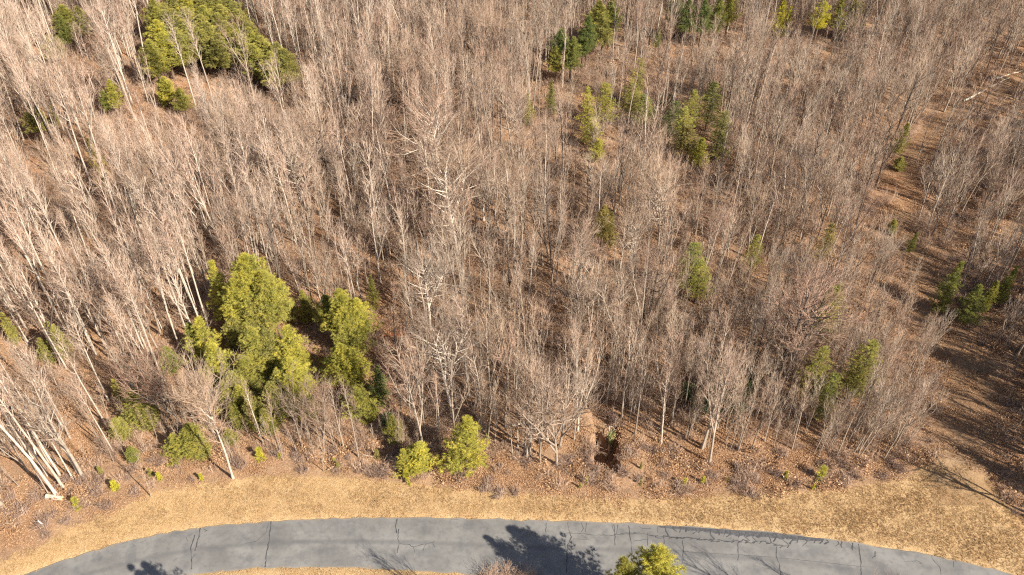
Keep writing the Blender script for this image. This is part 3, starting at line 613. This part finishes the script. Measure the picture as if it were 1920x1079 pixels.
DESC = {'light': 'pale-twigged', 'grey': 'grey-twigged', 'solo': 'upright white-barked', 'slim': 'slender', 'vase': 'vase-shaped', 'pole': 'tall straight white-barked', 'oak': 'broad spreading', 'sapling': 'thin young', 'dark': 'dark-barked', 'edge': 'wide-branched'}
indiv = []
def put_bare(x, y, key, h, girth, lean=0, rot=None):
    D = VAR[key]; s = h/D['h']
    kn = ''.join(c for c in key if c.isalpha())
    az = random.uniform(0, 6.3)
    cat = 'sapling' if kn == 'sapling' else 'bare tree'
    o = place_tree(D, 'bare_sapling' if kn == 'sapling' else 'bare_tree', x, y, s, az if rot is None else rot, 'leafless saplings at the wood edge' if kn == 'sapling' else 'leafless trees of the winter wood', cat, sxy=s*girth if kn in ('pole', 'slim') else s*(.5+.5*girth), tilt=(random.gauss(0, .03), random.gauss(0, .03)+lean), color=(.82, .80, .80) if kn == 'edge' else None)
    pale = 'pale-barked ' if VAR[key]['bark'] == 'pale_bark' and kn not in ('pole', 'dark') else ''
    size = 'short ' if h < 11 and kn != 'sapling' else ''
    indiv.append((o, *proj(x, y, 0), (size+pale+DESC[kn]+' leafless'), kn)); return o
taken = []
for px, py, key, h, g_, lean in HAND:
    if py > 1079: x, y = top_at(px, py-75, h)
    else: x, y, _ = G(px, py)
    put_bare(x, y, key, h, g_, lean); taken.append((x, y))

# ------------------------------------------------------------------ the wood: a jittered stand of trees over the whole slope
rw = random.Random(42); cand = []
KEEPOUT = [(560,690,150,70),(735,620,40,70),(1135,830,34,60),(690,770,40,30)]
y = 54.0
while y < 208:
    half = 62+ (y-54)*.46+24; x = -half
    sp = 2.3
    while x < half:
        X = x+rw.uniform(-1.1, 1.1); Y = y+rw.uniform(-1.1, 1.1); x += sp
        px, py = proj(X, Y); 
        if py > float(curve_y(TREELINE, px)) and px < 1800: continue
        if px >= 1735 and py > 900: continue
        t = float(track_d(px, py))
        if t < 1.0 and rw.random() < .985: continue
        if t < 1.25 and rw.random() < .5: continue
        if any(((px-a)/r)**2+((py-b)/q)**2 < 1 for a, b, r, q in KEEPOUT) and rw.random() < .9: continue
        if px < 420 and py > 800 and rw.random() < .3: continue
        if any((X-a)**2+(Y-b)**2 < (r*.75)**2 for a, b, r in occupied): continue
        if any((X-a)**2+(Y-b)**2 < 1.4 for a, b in taken): continue
        dens = .5+.35*math.sin(X*.21+1+.8*math.sin(Y*.13))*math.sin(Y*.17+X*.07+2)+.25*math.sin(X*.47+Y*.2)*math.sin(Y*.41-X*.1)
        if rw.random() < .03+.65*max(0, min(1, (.52-dens)*2.0)): continue
        left = max(0, min(1, (900-px)/500)); right = max(0, min(1, (px-1250)/300))
        u = rw.random()
        if u < .30: kn = 'sapling'
        elif left > 0 and u < .30+.30*left: kn = 'pole'
        elif u < .80: kn = 'light' if left > 0 and rw.random() < left*.9 else 'grey' if rw.random() < .15+.7*right else 'slim'
        elif u < .93: kn = 'vase'
        elif u < .97: kn = 'dark'
        elif u < .985: kn = 'edge'
        else: kn = 'oak' if px < 1200 else 'grey'
        n_ = {'light': 4, 'grey': 3, 'slim': 5, 'vase': 4, 'pole': 4, 'oak': 3, 'sapling': 5, 'dark': 2, 'edge': 3}[kn]; key = kn+str(rw.randrange(n_))
        h = {'light': 16, 'grey': 13, 'slim': 16, 'vase': 15, 'pole': 20, 'oak': 14, 'sapling': 8, 'dark': 16, 'edge': 10}[kn]*rw.uniform(.72, 1.18)
        if right > 0 and py > 450: h *= .82
        # the photo shows the conifers' crowns clear of the trees in front of them
        tx, ty = proj(X, Y, h); hid = any(float(track_d(px+(tx-px)*q_, py+(ty-py)*q_)) < .95 for q_ in (.4, .6, .8, .97)) and px < 1890 and py > 150
        for cx, cy, cw, ch, st_, yy_ in shield:
            if hid: break
            if Y > yy_-.5: continue
            for q_ in (.55, .7, .85, 1.0):
                qx, qy = px+(tx-px)*q_, py+(ty-py)*q_
                lim = .62 if st_ != 'white' else .5
                if abs(qx-cx) < cw*.5+8 and cy-6 < qy < cy+max(cw*.75, ch*lim): hid = True; break
            if hid: break
        if hid and rw.random() < .9: continue
        cand.append((X, Y, key, h, rw.uniform(.75, 1.15)))
    y += 2.3
for _ in range(520):
    px = rw.uniform(1130, 1740); py = rw.uniform(560, 860)
    if py > float(curve_y(TREELINE, px)) or float(track_d(px, py)) < 1.15: continue
    X, Y, _z = G(px, py)
    if any((X-a)**2+(Y-b)**2 < (r_*.6)**2 for a, b, r_ in occupied) or ((px-1135)/34)**2+((py-830)/60)**2 < 1: continue
    if rw.random() < .35: continue
    kn = rw.choice(['sapling', 'sapling', 'grey', 'sapling', 'grey']); cand.append((X, Y, kn+str(rw.randrange(3)), {'sapling': 8, 'grey': 9, 'edge': 7}[kn]*rw.uniform(.7, 1.25), rw.uniform(.6, .95)))
for _ in range(130):
    px = rw.uniform(150, 800); py = rw.uniform(770, 885)
    if py > float(curve_y(TREELINE, px))+14: continue
    X, Y, _z = G(px, py); cand.append((X, Y, 'sapling'+str(rw.randrange(5)), rw.uniform(3, 7), rw.uniform(.5, .8)))
for _ in range(120):
    px = rw.uniform(1905, 2330); py = rw.uniform(560, 985)
    X, Y, _z = G(px, py); tx, ty = proj(X, Y, 18)
    if (px < 1950 and py > 700) or rw.random() < .5*(.5+.5*math.sin(Y*1.3+X*.3)): continue
    kn = rw.choice(['vase', 'dark', 'slim', 'slim']); cand.append((X, Y, kn+str(rw.randrange(2)), rw.uniform(13, 19), rw.uniform(.9, 1.4)))
def score(c):
    X, Y, key, h, g_ = c; px, py = proj(X, Y); tx, ty = proj(X, Y, h)
    if not (8 < px < 1912 and py < 1079 and ty > -40): return -1
    front = max(0, 1-(float(curve_y(TREELINE, px))-py)/260)
    return abs(py-ty)*(1+.8*front)*(1.25 if key[:4] in ('pole', 'oak0') else 1)
trees = [c for c in cand if not c[2].startswith('sapling')]; saps = [c for c in cand if c[2].startswith('sapling')]
trees.sort(key=score, reverse=True); saps.sort(key=score, reverse=True)
nb = 300-sum(1 for i in indiv if i[4] != 'sapling')
for c in trees[:nb]: put_bare(*c)
for c in saps[:90]: put_bare(*c)
place_words([i[:4] for i in indiv if i[4] != 'sapling'], 'tree'); place_words([i[:4] for i in indiv if i[4] == 'sapling'], 'sapling')
rest = trees[nb:]+saps[90:]

# ------------------------------------------------------------------ stuff nobody could count, scattered by geometry nodes
def scatter(name, variants, pts, label):
    """variants: meshes; pts: (x, y, z, index, scale_xy, scale_z, rot, tilt)"""
    coll = bpy.data.collections.new(name+'_kinds')
    for i, m in enumerate(variants):
        o = bpy.data.objects.new('%s_kind_%02d' % (name, i), m); coll.objects.link(o)
    me = bpy.data.meshes.new(name); A = np.array(pts, float); me.vertices.add(len(A)); me.vertices.foreach_set('co', A[:, :3].ravel())
    for an, ty, arr, f in (('kind_index', 'INT', A[:, 3].astype(np.int32), 'value'), ('size', 'FLOAT_VECTOR', A[:, [4, 4, 5]].astype(np.float32), 'vector'),
                           ('turn', 'FLOAT_VECTOR', np.c_[A[:, 7], A[:, 7]*.5, A[:, 6]].astype(np.float32), 'vector')):
        a = me.attributes.new(an, ty, 'POINT'); a.data.foreach_set(f, arr.ravel())
    o = link(name, me); tag(o, label, None, None, 'stuff'); o['category'] = name.replace('_', ' ')
    g = bpy.data.node_groups.new(name, 'GeometryNodeTree')
    g.interface.new_socket('Geometry', in_out='INPUT', socket_type='NodeSocketGeometry'); g.interface.new_socket('Geometry', in_out='OUTPUT', socket_type='NodeSocketGeometry')
    gi = g.nodes.new('NodeGroupInput'); go = g.nodes.new('NodeGroupOutput'); ip = g.nodes.new('GeometryNodeInstanceOnPoints'); ci = g.nodes.new('GeometryNodeCollectionInfo')
    ci.inputs['Collection'].default_value = coll; ci.inputs['Separate Children'].default_value = True; ci.inputs['Reset Children'].default_value = True
    ip.inputs['Pick Instance'].default_value = True
    def attr(n, t):
        a = g.nodes.new('GeometryNodeInputNamedAttribute'); a.data_type = t; a.inputs['Name'].default_value = n; return a.outputs['Attribute']
    er = g.nodes.new('FunctionNodeEulerToRotation')
    L = g.links; L.new(gi.outputs[0], ip.inputs['Points']); L.new(ci.outputs[0], ip.inputs['Instance']); L.new(attr('kind_index', 'INT'), ip.inputs['Instance Index'])
    L.new(attr('turn', 'FLOAT_VECTOR'), er.inputs[0]); L.new(er.outputs[0], ip.inputs['Rotation']); L.new(attr('size', 'FLOAT_VECTOR'), ip.inputs['Scale']); L.new(ip.outputs[0], go.inputs[0])
    md = o.modifiers.new('scatter', 'NODES'); md.node_group = g
    return o
keys = sorted(VAR)
scatter('background_woods', [VAR[k]['both'] for k in keys],
        [(X, Y, float(height(X, Y)), keys.index(key), h/VAR[key]['h']*(.5+.5*g_), h/VAR[key]['h'], rw.uniform(0, 6.3), rw.gauss(0, .05)) for X, Y, key, h, g_ in rest],
        'dense leafless winter wood filling the slope behind the nearest trees')

bm_ = [brush(400+i, .9, [.9, 1.4, 2.0, 2.8][i], [26, 24, 22, 18][i]).mesh('brush', [M_brush]) for i in range(4)]
for i in range(2):
    B = brush(420+i, .9, .9, 16); leaf_quads(B, np.random.default_rng(5+i), 90, .9, .7, 0, .10); bm_.append(B.mesh('brush', [M_leaf]))
for i in range(2): bm_.append(brush(430+i, 1.0, .9, 46).mesh('brush', [M_brush_grey]))
pts = []; n = 0
while n < 21000:
    X = rw.uniform(-125, 125); Y = rw.uniform(52, 206)
    if abs(X) > 62+(Y-54)*.46+4: continue
    n += 1; px, py = proj(X, Y); td_ = float(track_d(px, py)); vy = float(curve_y(VERGE, px))
    if py > vy+rw.gauss(-3, 5) or float(road_v(X, Y)) > -.25: continue
    if td_ < .85: continue
    cl = math.sin(X*.31+2)*math.sin(Y*.27+X*.1)
    if rw.random() < (.45-.4*cl)*(.5 if py > float(curve_y(TREELINE, px))-6 else 1): continue
    if ((px-1137)/26)**2+((py-838)/50)**2 < 1 and rw.random() < .85: continue
    front = py > float(curve_y(TREELINE, px))-6
    if front and n > 16000: continue
    k = rw.choice([0, 0, 1, 6, 6, 7, 4, 5]) if front else rw.choice([0, 1, 2, 2, 3, 3, 4])
    s_ = rw.uniform(.6, 1.35)
    if front: s_ *= 1.15
    pts.append((X, Y, float(height(X, Y)), k, s_, s_, rw.uniform(0, 6.3), rw.gauss(0, .1)))
for px, py in SHRUBS_NEAR:
    for q in range(3):
        X, Y = top_at(px+rw.uniform(-10, 10), py+q*3); pts.append((X, Y, 0, 2, 1.1, 1.1, rw.uniform(0, 6), 0))
scatter('undergrowth', bm_, pts, 'tangled brown brush and brambles between the trunks')

lm_ = []
for i in range(4):
    B = MB(); leaf_quads(B, np.random.default_rng(50+i), 300, 1.0, .10, 0, .062, True); lm_.append(B.mesh('leaves', [M_leaf]))
pts = []; n = 0
while n < 17000:
    X = rw.uniform(-115, 115); Y = rw.uniform(50, 175)**1
    if rw.random() < (Y-50)/190: continue
    if abs(X) > 62+(Y-54)*.46: continue
    n += 1; px, py = proj(X, Y)
    if py > float(curve_y(VERGE, px))+rw.uniform(-14, 1) or float(road_v(X, Y)) > -.3: continue
    if float(track_d(px, py)) < .75 and rw.random() < .45: continue
    if px < 760 and py > 850 and rw.random() < .55: continue
    if rw.random() < .75*max(0, math.sin(X*.35+Y*.2)*math.sin(Y*.6-X*.15+2)+.25): continue
    s_ = rw.uniform(.8, 1.3); pts.append((X, Y, float(height(X, Y)), rw.randrange(4), s_, s_, rw.uniform(0, 6.3), 0))
scatter('leaf_litter', lm_, pts, 'brown fallen leaves lying over the forest floor')

gm_ = [grass_tuft_patch(60+i, 330, .6, [.07, .10, .15, .09][i % 4]).mesh('grass', [M_grass if i < 4 else M_grass_dull]) for i in range(8)]
pts = []
yy = 44.0
while yy < 66:
    xx = -72.0
    while xx < 72:
        X = xx+rw.uniform(-.3, .3); Y = yy+rw.uniform(-.3, .3); xx += .62; px, py = proj(X, Y); v = float(road_v(X, Y))
        if -.05 < v < 1.04: continue
        if v <= 0 and py < float(curve_y(VERGE, px))+rw.gauss(0, 7): continue
        if float(track_d(px, py)) < .8 and rw.random() < .7: continue
        s_ = rw.uniform(.7, 1.15)*(.75 if v > -.18 else 1)*(1+.35*math.sin(X*.5)*math.sin(Y*.8+X*.2)); dull = .5*math.sin(X*.22+Y*.9)*math.sin(Y*.7-X*.13+1)+.4*math.sin(X*.9+1.3*Y)*math.sin(Y*1.9-X*.4)+(.62+.25*(X > 25) if X > 8 else -.12)+(.35 if py < float(curve_y(VERGE, px))+14 else 0)
        pts.append((X, Y, float(height(X, Y)), rw.randrange(4)+(4 if rw.gauss(dull, .22) > .22 else 0), 1, s_, rw.uniform(0, 6.3), 0))
    yy += .62
scatter('dry_grass', gm_, pts, 'straw-coloured dormant grass along both sides of the road')

# ------------------------------------------------------------------ evergreen thicket, snag in the hollow, fallen trunks, log, stake
def fallen(name, a, b, r, label, mt=M_log, za=0, zb=0, stubs=6, cat='fallen trunk'):
    pa = np.array(G(*a)); pb = np.array(G(*b)); pa[2] += r*.8+za; pb[2] += r*.5+zb
    rng = np.random.default_rng(int(a[0])); L = np.linalg.norm(pb-pa); n = 10
    P = pa+(pb-pa)*np.linspace(0, 1, n)[:, None]; P[1:-1] += rng.normal(0, .03*L**.5, (n-2, 3))*[1, 1, .4]
    B = MB(); B.tube(P-pa, r*(1-.6*np.linspace(0, 1, n)), 9, cap=True); me = B.mesh(name, [mt], True)
    root = tag(link(name, me, None, pa), label, cat)
    C = MB()
    for k in range(stubs):
        i = rng.integers(n//2, n-1); q = path(P[i]-pa, side_dir(P[i+1]-P[i], .8, rng.uniform(0, 6.3)), L*rng.uniform(.08, .2), 4, rng, .15); C.tube(q, np.linspace(r*.35, .012, 5), 4)
        for _ in range(3): q2 = path(q[rng.integers(1, 4)], rng.normal(0, 1, 3), L*.06, 2, rng, .1); C.tube(q2, [.018, .014, .008], 3)
    if stubs: link('branches', C.mesh('branches', [mt]), root)
    return root
fallen('fallen_trunk', (960,799), (1092,786), .16, 'pale fallen trunk lying across the wood edge behind the verge', stubs=9)
fallen('fallen_trunk', (1806,191), (1892,147), .22, 'long pale fallen trunk lying bare across the upper track', stubs=0)
fallen('fallen_trunk', (1868,148), (1925,132), .15, 'shorter fallen trunk at the right edge above the track', stubs=2)
fallen('fallen_trunk', (12,906), (48,899), .07, 'dark fallen branch on leaves at the left edge', M_darkbark, stubs=2)
fallen('fallen_trunk', (700,857), (640,848), .06, 'thin fallen stem beneath the trees left of the squat cedar', stubs=2)
def leaner(base, tip, h, r, label):
    bx, by, bz = G(*base); x2, y2 = top_at(*tip, h)
    B = MB(); rng = np.random.default_rng(3); P = np.array([[0, 0, -.2], [x2-bx, y2-by, h]]); Q = P[0]+(P[1]-P[0])*np.linspace(0, 1, 8)[:, None]; Q[1:-1] += rng.normal(0, .05, (6, 3))
    B.tube(Q, np.linspace(r, r*.4, 8), 7); o = link('leaning_dead_tree', B.mesh('leaning_dead_tree', [M_log], True), None, (bx, by, bz)); tag(o, label, 'dead tree')
    C = MB()
    for k in range(6): q = path(Q[rng.integers(4, 7)], side_dir(P[1]-P[0], .7, rng.uniform(0, 6)), 2.0, 4, rng, .15); C.tube(q, np.linspace(.04, .012, 5), 3)
    link('branches', C.mesh('branches', [M_log]), o)
leaner((636,300), (706,228), 6, .14, 'pale dead trunk leaning steeply right in the upper left wood')
leaner((862,470), (892,420), 4, .10, 'short pale dead stem leaning right beside the forked tree')
leaner((1560,235), (1606,205), 3, .09, 'thin dead stem leaning in the upper right wood')

# bucked log with a pale cut end
B = MB(); n = 9; P = np.c_[np.linspace(-1.0, 1.0, n), .02*np.sin(np.arange(n)), np.zeros(n)]
B.tube(P, .29+.02*np.cos(np.arange(n)*1.3), 14, cap=1); x, y, z = G(103, 935)
lg = link('cut_log', B.mesh('cut_log', [M_log, M_cut], True), None, (x, y, z+.26)); lg.rotation_euler = (0, 0, -.14)
tag(lg, 'short thick pale sawn log lying at the foot of the white trunks', 'log')
C = MB(); C.tube([(.5, 0, .25), (.56, .04, .42)], [.07, .06], 6, cap=True); link('branch_stub', C.mesh('branch_stub', [M_log]), lg)
# white marker stake
x, y, z = G(82, 985); B = MB(); B.tube([(0, 0, -.1), (0, 0, 1.15)], [.07, .065], 8, cap=True)
st = link('marker_post', B.mesh('marker_post', [M_white], True), None, (x, y, z)); st.rotation_euler = (.15, -.1, 0)
tag(st, 'small white plastic utility marker post in the grass at lower left', 'marker post')
C = MB(); C.tube([(0, 0, 1.15), (0, 0, 1.23)], [.085, .06], 8, cap=True); link('cap', C.mesh('cap', [M_white]), st)

# low dark evergreen shrubs under the bare trees
def evergreen_shrub(seed, R, Ht, n):
    rng = np.random.default_rng(seed); C = MB(); T = MB()
    for _ in range(14):
        d = np.array([rng.normal(0, .6), rng.normal(0, .6), 1]); p = path((0, 0, -.1), d, Ht*rng.uniform(.7, 1), 4, rng, .15); T.tube(p, np.linspace(.04, .01, 5), 4)
    u = rng.normal(0, 1, (n//8, 3)); u /= np.linalg.norm(u, axis=1)[:, None]; c = u*np.array([R, R, Ht*.5])*rng.uniform(.5, 1, n//8)[:, None]+np.array([0, 0, Ht*.55])
    c = np.repeat(c, 8, 0)+rng.normal(0, .12, (n//8*8, 3)); m = len(c); a = rng.normal(0, 1, (m, 3)); a /= np.linalg.norm(a, axis=1)[:, None]; b = np.cross(a, rng.normal(0, 1, (m, 3))+[0, 0, 1]); b /= np.linalg.norm(b, axis=1)[:, None]
    V = np.stack([c-a*.10, c+b*.04, c+a*.10, c-b*.04], 1).reshape(-1, 3); C.add(V, np.arange(m*4).reshape(-1, 4), 0, np.repeat(rng.random(m)*.7, 4))
    return dict(trunk=T.mesh('stems', [M_pinebark]), crown=C.mesh('foliage', [M_needle]), h=Ht)
ES = [evergreen_shrub(500, 1.6, 2.4, 3200), evergreen_shrub(501, 1.3, 3.0, 3200)]
items = []
for k, (px, py, s_) in enumerate([(1310,770,1.0),(1335,735,1.2),(1362,720,1.2),(1388,742,1.0),(1352,765,1.1),(1380,775,.9),(1290,745,.9),(1345,700,1.0),(1400,715,.8),(730,800,.8),(1245,200,1.2)]):
    x, y, z = G(px, py); r = bpy.data.objects.new('evergreen_shrub', None); S.collection.objects.link(r); r.location = (x, y, z); r.rotation_euler = (0, 0, k*1.3)
    for nm, kk in (('stems', 'trunk'), ('foliage', 'crown')):
        o = bpy.data.objects.new(nm, ES[k % 2][kk]); o.parent = r; S.collection.objects.link(o); o.scale = (s_,)*3; o.color = (.085, .12, .05, 1)
    tag(r, None, 'evergreen shrub', 'dark evergreen shrubs under the bare trees'); items.append((r, px, py, 'low dark'))
place_words(items, 'evergreen shrub')

# crooked vine-wrapped snag standing in the hollow
x, y, z = G(1143, 850); rng = np.random.default_rng(9); B = MB(); p = path((0, 0, -.2), (0, .1, 1), 4.6, 8, rng, .12); B.tube(p, np.linspace(.16, .07, 9), 7)
sn = tag(link('snag', B.mesh('snag', [M_pale], True), None, (x, y, z)), 'crooked vine-wrapped dead snag rising out of the dark hollow', 'dead tree')
C = MB()
for k in range(14):
    q = path(p[rng.integers(3, 9)], side_dir(p[4]-p[3], 1.0, rng.uniform(0, 6.3)), rng.uniform(1.0, 2.0), 6, rng, .5, -.12); C.tube(q, np.linspace(.04, .02, 7), 4)
link('vines', C.mesh('vines', [M_bark]), sn)
C = MB(); leaf_quads(C, rng, 260, .45, 2.6, 0, .13); vo = link('moss', C.mesh('moss', [M_needle]), sn); vo.color = (.25, .27, .13, 1); vo.location = (0, .2, 1.6)
